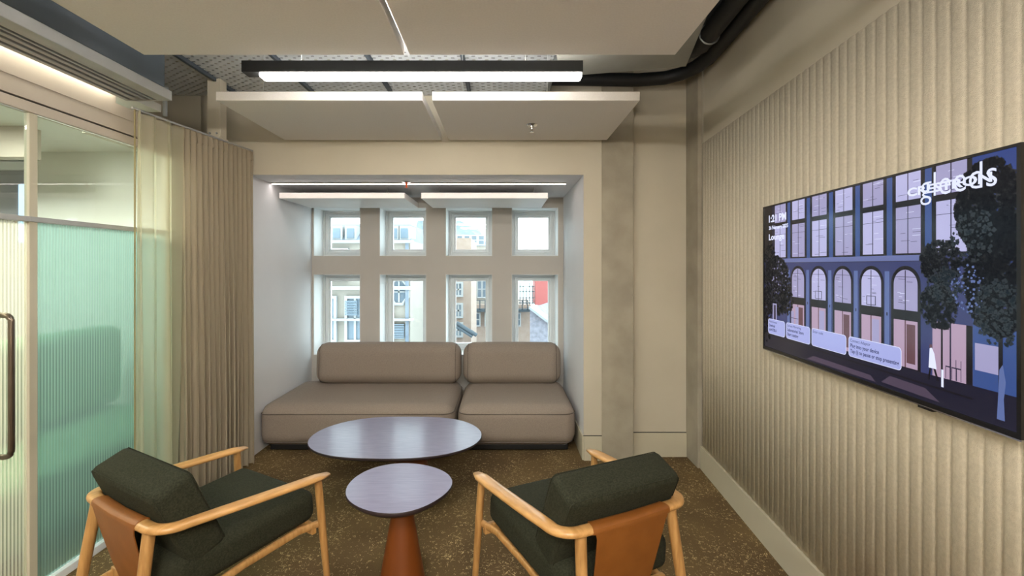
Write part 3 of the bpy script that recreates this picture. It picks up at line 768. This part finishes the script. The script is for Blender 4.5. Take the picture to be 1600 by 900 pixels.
for i in range(7):
    u0 = .09 + .12 * i; u1 = u0 + .077
    if i: sr(u0 - .031, u0 - .012, .632, .989, 'col', 1)
    sr(u0 - .012, u1 + .012, .632, .989, 'dark', 1.5)
    for v0, v1 in ((.872, .989), (.64, .845)):
        sr(u0, u1, v0, v1, 'win' if (i + (v0 > .7)) % 2 else 'win2', 2)
        sr((u0 + u1) / 2 - .0015, (u0 + u1) / 2 + .0015, v0, v1, 'mull', 3)
        for q in range(7):
            a = R.uniform(u0, u1 - .02); b = R.uniform(v0 + .01, v1 - .01); sr(a, min(u1, a + R.uniform(.012, .04)), b, b + .0016, 'mull' if q < 4 else 'lite', 2.6)
    sr(u0, u1, .79, .792, 'mull', 3)
sr(.09, .80, .604, .632, 'cor', 4); sr(.09, .80, .604, .607, 'mull', 5)
def arch(u0, u1, vt, vb, k, d):
    r = (u1 - u0) / 2; c = (u0 + u1) / 2; ry = r * TW / TH * .98
    sp([(c + r * math.cos(PI * i / 16), vt - ry + ry * math.sin(PI * i / 16)) for i in range(17)] + [(u0, vb), (u1, vb)], k, d)
for i in range(5):
    u0 = .20 + .1185 * i; u1 = u0 + .093
    arch(u0, u1, .585, .13, 'dark', 2); arch(u0 + .009, u1 - .009, .568, .39, 'win2' if i % 2 else 'win', 3)
    m_ = (u0 + u1) / 2
    sr(m_ - .0015, m_ + .0015, .39, .565, 'mull', 4); sr(u0 + .012, u1 - .012, .535, .537, 'mull', 4)
    for q in range(9):
        a = R.uniform(u0 + .012, u1 - .035); b = R.uniform(.40, .53); sr(a, a + R.uniform(.01, .022), b, b + .0018, 'mull' if q < 5 else 'lite', 3.6)
    if i % 2: sr(m_ - .018, m_ + .018, .395, .44, 'mull', 3.7); sr(m_ - .015, m_ + .015, .398, .437, 'win2', 3.8)
    sr(u0 + .009, u1 - .009, .14, .345, 'shop', 3); sr(m_ - .002, m_ + .002, .14, .345, 'wood', 4)
    sr(m_ + .004, u1 - .016, .16 + .02 * (i % 2), .33, 'wood' if i % 2 == 0 else 'win', 3.5)
    sr(u0 - .022, u0 - .006, .14, .56, 'pale', 2.2); sr(u0 - .016, u0 - .012, .355, .37, 'dark', 3)
sr(.80, .90, .13, .36, 'shop', 2); sr(.845, .849, .13, .36, 'mull', 3); sr(.90, 1 - bu, .13, .40, 'col', 2); sr(.885, .9, .13, .36, 'dark', 3); sr(.905, .955, .2, .3, 'win', 3)
sp([(bu, .02), (1 - bu, .02), (1 - bu, .14), (.7, .135), (.2, .14), (bu, .125)], 'road', 4)
sp([(.3, .03), (.62, .03), (.6, .055), (.34, .06)], 'roadl', 5); sp([(.64, .04), (.82, .035), (.78, .075), (.67, .08)], 'roadl', 5)
sp([(.1, .10), (.9, .085), (.9, .092), (.1, .107)], 'dark', 5)
# cars' lamps, lady walking, table with chairs outside the shop
def blob(cu, cv, ru, rv, n, k, d, s=.010):
    for _ in range(n):
        a, q = R.uniform(0, 2 * PI), math.sqrt(R.random()); u, v = cu + ru * q * math.cos(a), cv + rv * q * math.sin(a)
        if not (bu < u < 1 - bu and .02 < v < .985): continue
        z = R.uniform(.4, 1.2) * s; a = R.uniform(0, PI)
        sp([(min(1 - bu, max(bu, u + z * math.cos(a + w_))), min(.985, max(.02, v + 1.6 * z * math.sin(a + w_)))) for w_ in (0, 1.7, 3.1, 4.6)], k, d)
blob(.10, .45, .10, .20, 1300, 'leaf', 6, .0075); blob(.05, .60, .05, .14, 260, 'leaf', 6, .008); blob(.17, .36, .045, .09, 160, 'leaf', 6, .007); blob(.035, .25, .03, .2, 200, 'dark', 6)
blob(.822, .60, .055, .09, 420, 'leaf', 6, .007); blob(.815, .42, .05, .09, 380, 'leaf', 6, .007); blob(.83, .51, .045, .07, 160, 'leaf2', 6.2, .006)
blob(.93, .80, .07, .17, 1500, 'leaf', 6, .008); blob(.95, .55, .07, .22, 1700, 'leaf', 6, .008); blob(.955, .42, .05, .12, 200, 'leaf2', 6.3, .006); blob(.90, .70, .05, .10, 90, 'leaf2', 6.3, .006)
blob(.89, .50, .04, .09, 70, 'pale', 6.6, .0035); blob(.12, .50, .06, .12, 30, 'win', 6.6, .004)
sr(.823, .828, .12, .36, 'dark', 6); sr(.824, .83, .10, .17, 'lite', 6.5); sr(.955, .964, .15, .45, 'dark', 6); sp([(.952, .045), (.968, .045), (.966, .12), (.970, .18), (.964, .24), (.957, .22), (.955, .14)], 'pale', 7)
sp([(.793, .245), (.799, .25), (.806, .225), (.812, .165), (.79, .165)], 'lite', 8); sp([(.792, .248), (.800, .248), (.800, .262), (.793, .262)], 'wood', 8)
sp([(.793, .165), (.798, .165), (.792, .115), (.787, .115)], 'dark', 8); sp([(.803, .165), (.809, .165), (.818, .12), (.813, .118)], 'dark', 8)
for a in (.835, .85, .862): sr(a, a + .012, .185, .19, 'mull', 7); sr(a, a + .0015, .14, .185, 'mull', 7); sr(a + .0105, a + .012, .14, .22, 'mull', 7)
sr(.075, .105, .22, .33, 'win', 7); sr(.083, .098, .22, .32, 'mull', 7.3); sr(.205, .222, .21, .30, 'win', 7); sr(.232, .25, .21, .33, 'win', 7); sr(.205, .25, .255, .258, 'mull', 7.3)
# cards
def rr_(u0, u1, v0, v1, r, k, d):
    pts = []; ru, rv = r, r * TW / TH
    for cu, cv, a0 in ((u1 - ru, v1 - rv, 0), (u0 + ru, v1 - rv, PI / 2), (u0 + ru, v0 + rv, PI), (u1 - ru, v0 + rv, 1.5 * PI)):
        pts += [(cu + ru * math.cos(a0 + PI / 2 * i / 5), cv + rv * math.sin(a0 + PI / 2 * i / 5)) for i in range(6)]
    sp(pts, k, d)
cards = [(.041, .163), (.172, .320), (.328, .501), (.511, .709)]
for a, b in cards: rr_(a, b, .118, .221, .010, 'lite', 9); rr_(a + .0015, b - .0015, .1205, .2185, .0095, 'card', 10)
scrn = obj('screen_picture', pic, [SM[k] for k in keys], tv)
def text(s, u, v, size, k, d=12, bold=0, wid=None, parent=tv, name='screen_text'):
    cu = bpy.data.curves.new('t', 'FONT'); cu.body = s; cu.size = size; cu.offset = bold; cu.resolution_u = 3
    ob = bpy.data.objects.new('t', cu); C.objects.link(ob); bpy.context.view_layer.update()
    me = bpy.data.meshes.new_from_object(ob); C.objects.unlink(ob); bpy.data.objects.remove(ob)
    xs = [q.co.x for q in me.vertices]; f = 1 if not wid else wid * TW / (max(xs) - min(xs)); x0 = min(xs)
    bm = bmesh.new(); bm.from_mesh(me)
    for q in bm.verts: q.co = tvp(u, v, .0004 + d * .00012) + U * ((q.co.x - x0) * f) + Vector((0, 0, q.co.y))
    return obj(name, bm, SM[k], parent)
text('1:21 PM', .046, .885, .052, 'lite', bold=.0016, wid=.126)
text('26 February 2025', .046, .834, .026, 'lite', bold=.0009, wid=.139)
text('Lounge', .046, .762, .044, 'lite', bold=.0013, wid=.113)
text('gleeds', .767, .870, .112, 'lite', bold=-.0006, wid=.186, name='logo_text')
text('CRESTRON', .728, .887, .038, 'lite', bold=.0014, wid=.215, name='logo_text')
for (a, b), L in zip(cards, (('Web Browser', 'Download', 'atc4.928.6'), ('Screen Mirroring', "Laboratories' Store", 'Start casting'), ('Enter code', '', ''), ('Connect Adaptor', 'Plug into your device', 'Tap (i) to pause or stop presenting'))):
    for j, s in enumerate(L):
        if s: text(s, a + .008, .195 - .028 * j, .021 if j else .017, 'ink', bold=.0004 if j else 0, wid=min(len(s) * .0054, b - a - .016))

# ------------------------------------------------------------------ outside the windows
def PX(px, y): return (px - 785) / 735 * y
def PZ(py, y): return 1.6 - (py - 415) / 735 * y
def bwin(par, x0, x1, y, z0, z1, bars=1):
    f = bmesh.new(); e = .07
    box(f, x0 - e, x1 + e, y - .12, y, z0 - e, z0); box(f, x0 - e, x1 + e, y - .12, y, z1, z1 + e); box(f, x0 - e, x0, y - .12, y, z0, z1); box(f, x1, x1 + e, y - .12, y, z0, z1)
    for i in range(bars): 
        x = x0 + (x1 - x0) * (i + 1) / (bars + 1); box(f, x - .03, x + .03, y - .09, y, z0, z1)
    box(f, x0, x1, y - .09, y, (z0 + z1) / 2 - .03, (z0 + z1) / 2 + .03)
    w = obj('window', f, M['wtrim'], par); obj('pane', B(x0, x1, y - .04, y - .01, z0, z1), M['wpane'], w)
Y = 13.0
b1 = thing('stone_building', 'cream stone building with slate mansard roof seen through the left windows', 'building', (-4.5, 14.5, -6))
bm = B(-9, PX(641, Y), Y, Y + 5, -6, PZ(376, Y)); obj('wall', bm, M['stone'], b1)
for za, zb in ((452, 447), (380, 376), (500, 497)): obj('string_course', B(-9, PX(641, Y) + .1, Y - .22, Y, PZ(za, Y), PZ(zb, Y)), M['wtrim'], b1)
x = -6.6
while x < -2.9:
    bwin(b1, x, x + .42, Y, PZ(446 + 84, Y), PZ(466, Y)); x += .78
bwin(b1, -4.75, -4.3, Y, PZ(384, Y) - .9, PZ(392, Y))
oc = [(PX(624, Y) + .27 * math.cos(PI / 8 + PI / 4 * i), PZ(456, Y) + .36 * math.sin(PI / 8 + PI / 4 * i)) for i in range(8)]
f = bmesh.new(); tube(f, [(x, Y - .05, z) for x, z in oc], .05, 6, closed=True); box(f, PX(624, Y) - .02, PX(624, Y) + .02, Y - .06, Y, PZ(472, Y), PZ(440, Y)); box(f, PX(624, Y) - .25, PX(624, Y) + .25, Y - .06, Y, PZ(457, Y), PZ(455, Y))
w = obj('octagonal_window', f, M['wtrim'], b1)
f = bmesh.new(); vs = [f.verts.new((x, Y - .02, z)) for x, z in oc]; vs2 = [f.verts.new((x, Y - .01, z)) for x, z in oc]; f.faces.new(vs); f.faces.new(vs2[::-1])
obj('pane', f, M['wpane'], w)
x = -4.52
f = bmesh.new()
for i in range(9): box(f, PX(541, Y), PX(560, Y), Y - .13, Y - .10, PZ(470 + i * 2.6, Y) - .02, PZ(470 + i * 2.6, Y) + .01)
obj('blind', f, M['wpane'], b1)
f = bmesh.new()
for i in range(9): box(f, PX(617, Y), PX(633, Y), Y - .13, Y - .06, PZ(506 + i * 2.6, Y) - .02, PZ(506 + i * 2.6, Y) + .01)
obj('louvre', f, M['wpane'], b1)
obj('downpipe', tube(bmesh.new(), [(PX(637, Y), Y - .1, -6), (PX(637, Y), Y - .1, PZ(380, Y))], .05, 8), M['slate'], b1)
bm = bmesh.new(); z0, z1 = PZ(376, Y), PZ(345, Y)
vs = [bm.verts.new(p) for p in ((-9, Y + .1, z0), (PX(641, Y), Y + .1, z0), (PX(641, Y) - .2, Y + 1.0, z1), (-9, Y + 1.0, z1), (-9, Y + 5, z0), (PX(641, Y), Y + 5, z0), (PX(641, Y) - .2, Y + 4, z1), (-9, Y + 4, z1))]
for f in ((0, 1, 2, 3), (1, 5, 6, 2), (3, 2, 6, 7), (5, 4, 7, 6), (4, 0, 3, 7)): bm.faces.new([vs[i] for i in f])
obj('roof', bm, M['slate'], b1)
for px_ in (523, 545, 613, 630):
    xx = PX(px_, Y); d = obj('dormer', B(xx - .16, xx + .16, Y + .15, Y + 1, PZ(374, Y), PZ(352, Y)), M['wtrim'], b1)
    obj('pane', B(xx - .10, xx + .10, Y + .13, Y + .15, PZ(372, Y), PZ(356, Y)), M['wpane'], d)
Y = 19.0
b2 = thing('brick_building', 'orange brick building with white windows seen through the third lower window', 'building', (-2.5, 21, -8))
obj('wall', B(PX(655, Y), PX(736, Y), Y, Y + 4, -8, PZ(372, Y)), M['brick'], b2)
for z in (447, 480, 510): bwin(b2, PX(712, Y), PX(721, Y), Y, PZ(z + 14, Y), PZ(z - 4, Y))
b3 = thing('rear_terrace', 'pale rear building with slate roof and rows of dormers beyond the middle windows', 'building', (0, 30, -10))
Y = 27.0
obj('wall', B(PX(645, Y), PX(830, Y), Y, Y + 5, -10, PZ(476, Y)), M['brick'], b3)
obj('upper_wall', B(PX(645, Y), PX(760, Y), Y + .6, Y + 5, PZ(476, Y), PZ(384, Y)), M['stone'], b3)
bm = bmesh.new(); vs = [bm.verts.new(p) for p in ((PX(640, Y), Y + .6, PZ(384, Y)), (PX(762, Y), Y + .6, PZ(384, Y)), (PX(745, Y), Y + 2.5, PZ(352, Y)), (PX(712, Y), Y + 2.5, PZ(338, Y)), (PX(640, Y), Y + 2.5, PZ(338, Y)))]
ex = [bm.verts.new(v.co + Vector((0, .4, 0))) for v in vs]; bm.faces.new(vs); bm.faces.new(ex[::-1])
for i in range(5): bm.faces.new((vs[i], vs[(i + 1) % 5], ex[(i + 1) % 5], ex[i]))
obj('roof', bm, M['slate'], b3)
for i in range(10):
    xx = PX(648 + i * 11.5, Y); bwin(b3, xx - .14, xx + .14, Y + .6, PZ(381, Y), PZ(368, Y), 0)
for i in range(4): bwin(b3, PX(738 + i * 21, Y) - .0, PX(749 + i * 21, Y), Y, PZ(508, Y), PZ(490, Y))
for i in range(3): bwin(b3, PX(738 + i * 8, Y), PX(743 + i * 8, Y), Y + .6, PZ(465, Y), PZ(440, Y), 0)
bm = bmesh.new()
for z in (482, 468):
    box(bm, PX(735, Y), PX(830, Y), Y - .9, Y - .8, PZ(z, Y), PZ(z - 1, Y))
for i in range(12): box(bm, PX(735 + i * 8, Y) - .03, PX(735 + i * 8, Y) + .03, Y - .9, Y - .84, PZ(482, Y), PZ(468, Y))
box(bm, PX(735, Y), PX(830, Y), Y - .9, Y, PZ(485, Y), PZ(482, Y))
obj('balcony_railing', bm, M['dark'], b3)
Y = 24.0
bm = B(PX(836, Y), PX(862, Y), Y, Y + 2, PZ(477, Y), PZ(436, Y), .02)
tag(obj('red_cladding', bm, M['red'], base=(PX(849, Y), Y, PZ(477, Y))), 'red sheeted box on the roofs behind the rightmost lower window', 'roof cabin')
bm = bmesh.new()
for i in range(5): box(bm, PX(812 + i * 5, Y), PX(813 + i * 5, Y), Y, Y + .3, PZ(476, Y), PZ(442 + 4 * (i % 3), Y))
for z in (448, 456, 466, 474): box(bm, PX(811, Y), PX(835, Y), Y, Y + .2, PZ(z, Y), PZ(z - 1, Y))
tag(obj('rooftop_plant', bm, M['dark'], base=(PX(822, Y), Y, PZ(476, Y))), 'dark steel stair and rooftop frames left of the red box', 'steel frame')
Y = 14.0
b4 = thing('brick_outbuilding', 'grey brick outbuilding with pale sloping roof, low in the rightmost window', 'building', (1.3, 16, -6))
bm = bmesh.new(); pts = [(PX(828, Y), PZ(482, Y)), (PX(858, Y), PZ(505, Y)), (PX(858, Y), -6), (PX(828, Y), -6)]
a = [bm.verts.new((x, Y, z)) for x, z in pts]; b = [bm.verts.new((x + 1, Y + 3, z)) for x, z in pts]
bm.faces.new(a); bm.faces.new(b[::-1])
for i in range(4): bm.faces.new((a[i], a[(i + 1) % 4], b[(i + 1) % 4], b[i]))
obj('wall', bm, mat('grey_brick', '6a6870', .9, col2='807e88', nscale=9), b4)
bm = bmesh.new(); pts = [(PX(826, Y), PZ(478, Y)), (PX(862, Y), PZ(505, Y)), (PX(862, Y), PZ(509, Y)), (PX(826, Y), PZ(482, Y))]
a = [bm.verts.new((x, Y - .2, z)) for x, z in pts]; b = [bm.verts.new((x + .9, Y + 3.2, z - .2)) for x, z in pts]
bm.faces.new(a); bm.faces.new(b[::-1])
for i in range(4): bm.faces.new((a[i], a[(i + 1) % 4], b[(i + 1) % 4], b[i]))
obj('roof', bm, M['grey'], b4)
bm = B(-6, 6, 8, 40, -3.6, -3.3); tag(obj('flat_roof', bm, M['grey'], base=(0, 20, -3.3)), 'pale grey flat roof below the windows outside', 'roof')
bm = tube(bmesh.new(), [(PX(713, 12), 12, PZ(504, 12)), (PX(745, 12), 12, PZ(524, 12))], .05, 8); tube(bm, [(PX(713, 12), 12, PZ(510, 12)), (PX(738, 12), 12, PZ(526, 12))], .04, 8)
tag(obj('sloping_rail', bm, M['dark'], base=(PX(729, 12), 12, PZ(514, 12))), 'dark sloping handrail outside the third lower window', 'handrail')

# ------------------------------------------------------------------ world, camera, view
wd = bpy.data.worlds.new('overcast_sky'); bpy.context.scene.world = wd; wd.use_nodes = True
bg = wd.node_tree.nodes['Background']; bg.inputs[0].default_value = (.79, .89, 1, 1); bg.inputs[1].default_value = 2.6
cam = bpy.data.cameras.new('camera'); co = bpy.data.objects.new('camera', cam); C.objects.link(co)
co.location = (0, 0, 1.6); co.rotation_euler = (PI / 2, 0, 0)
cam.lens = 735 / 1600 * 36; cam.sensor_width = 36; cam.shift_x = 15 / 1600; cam.shift_y = -35 / 1600; cam.clip_start = .05; cam.clip_end = 200
sc = bpy.context.scene; sc.camera = co
vs = sc.view_settings; sc.display_settings.display_device = 'sRGB'; vs.view_transform = 'Standard'; vs.look = 'None'; vs.gamma = 1; vs.use_curve_mapping = False; vs.exposure = 1.38
sc.cycles.max_bounces = 10; sc.cycles.transparent_max_bounces = 24; sc.cycles.sample_clamp_indirect = 6
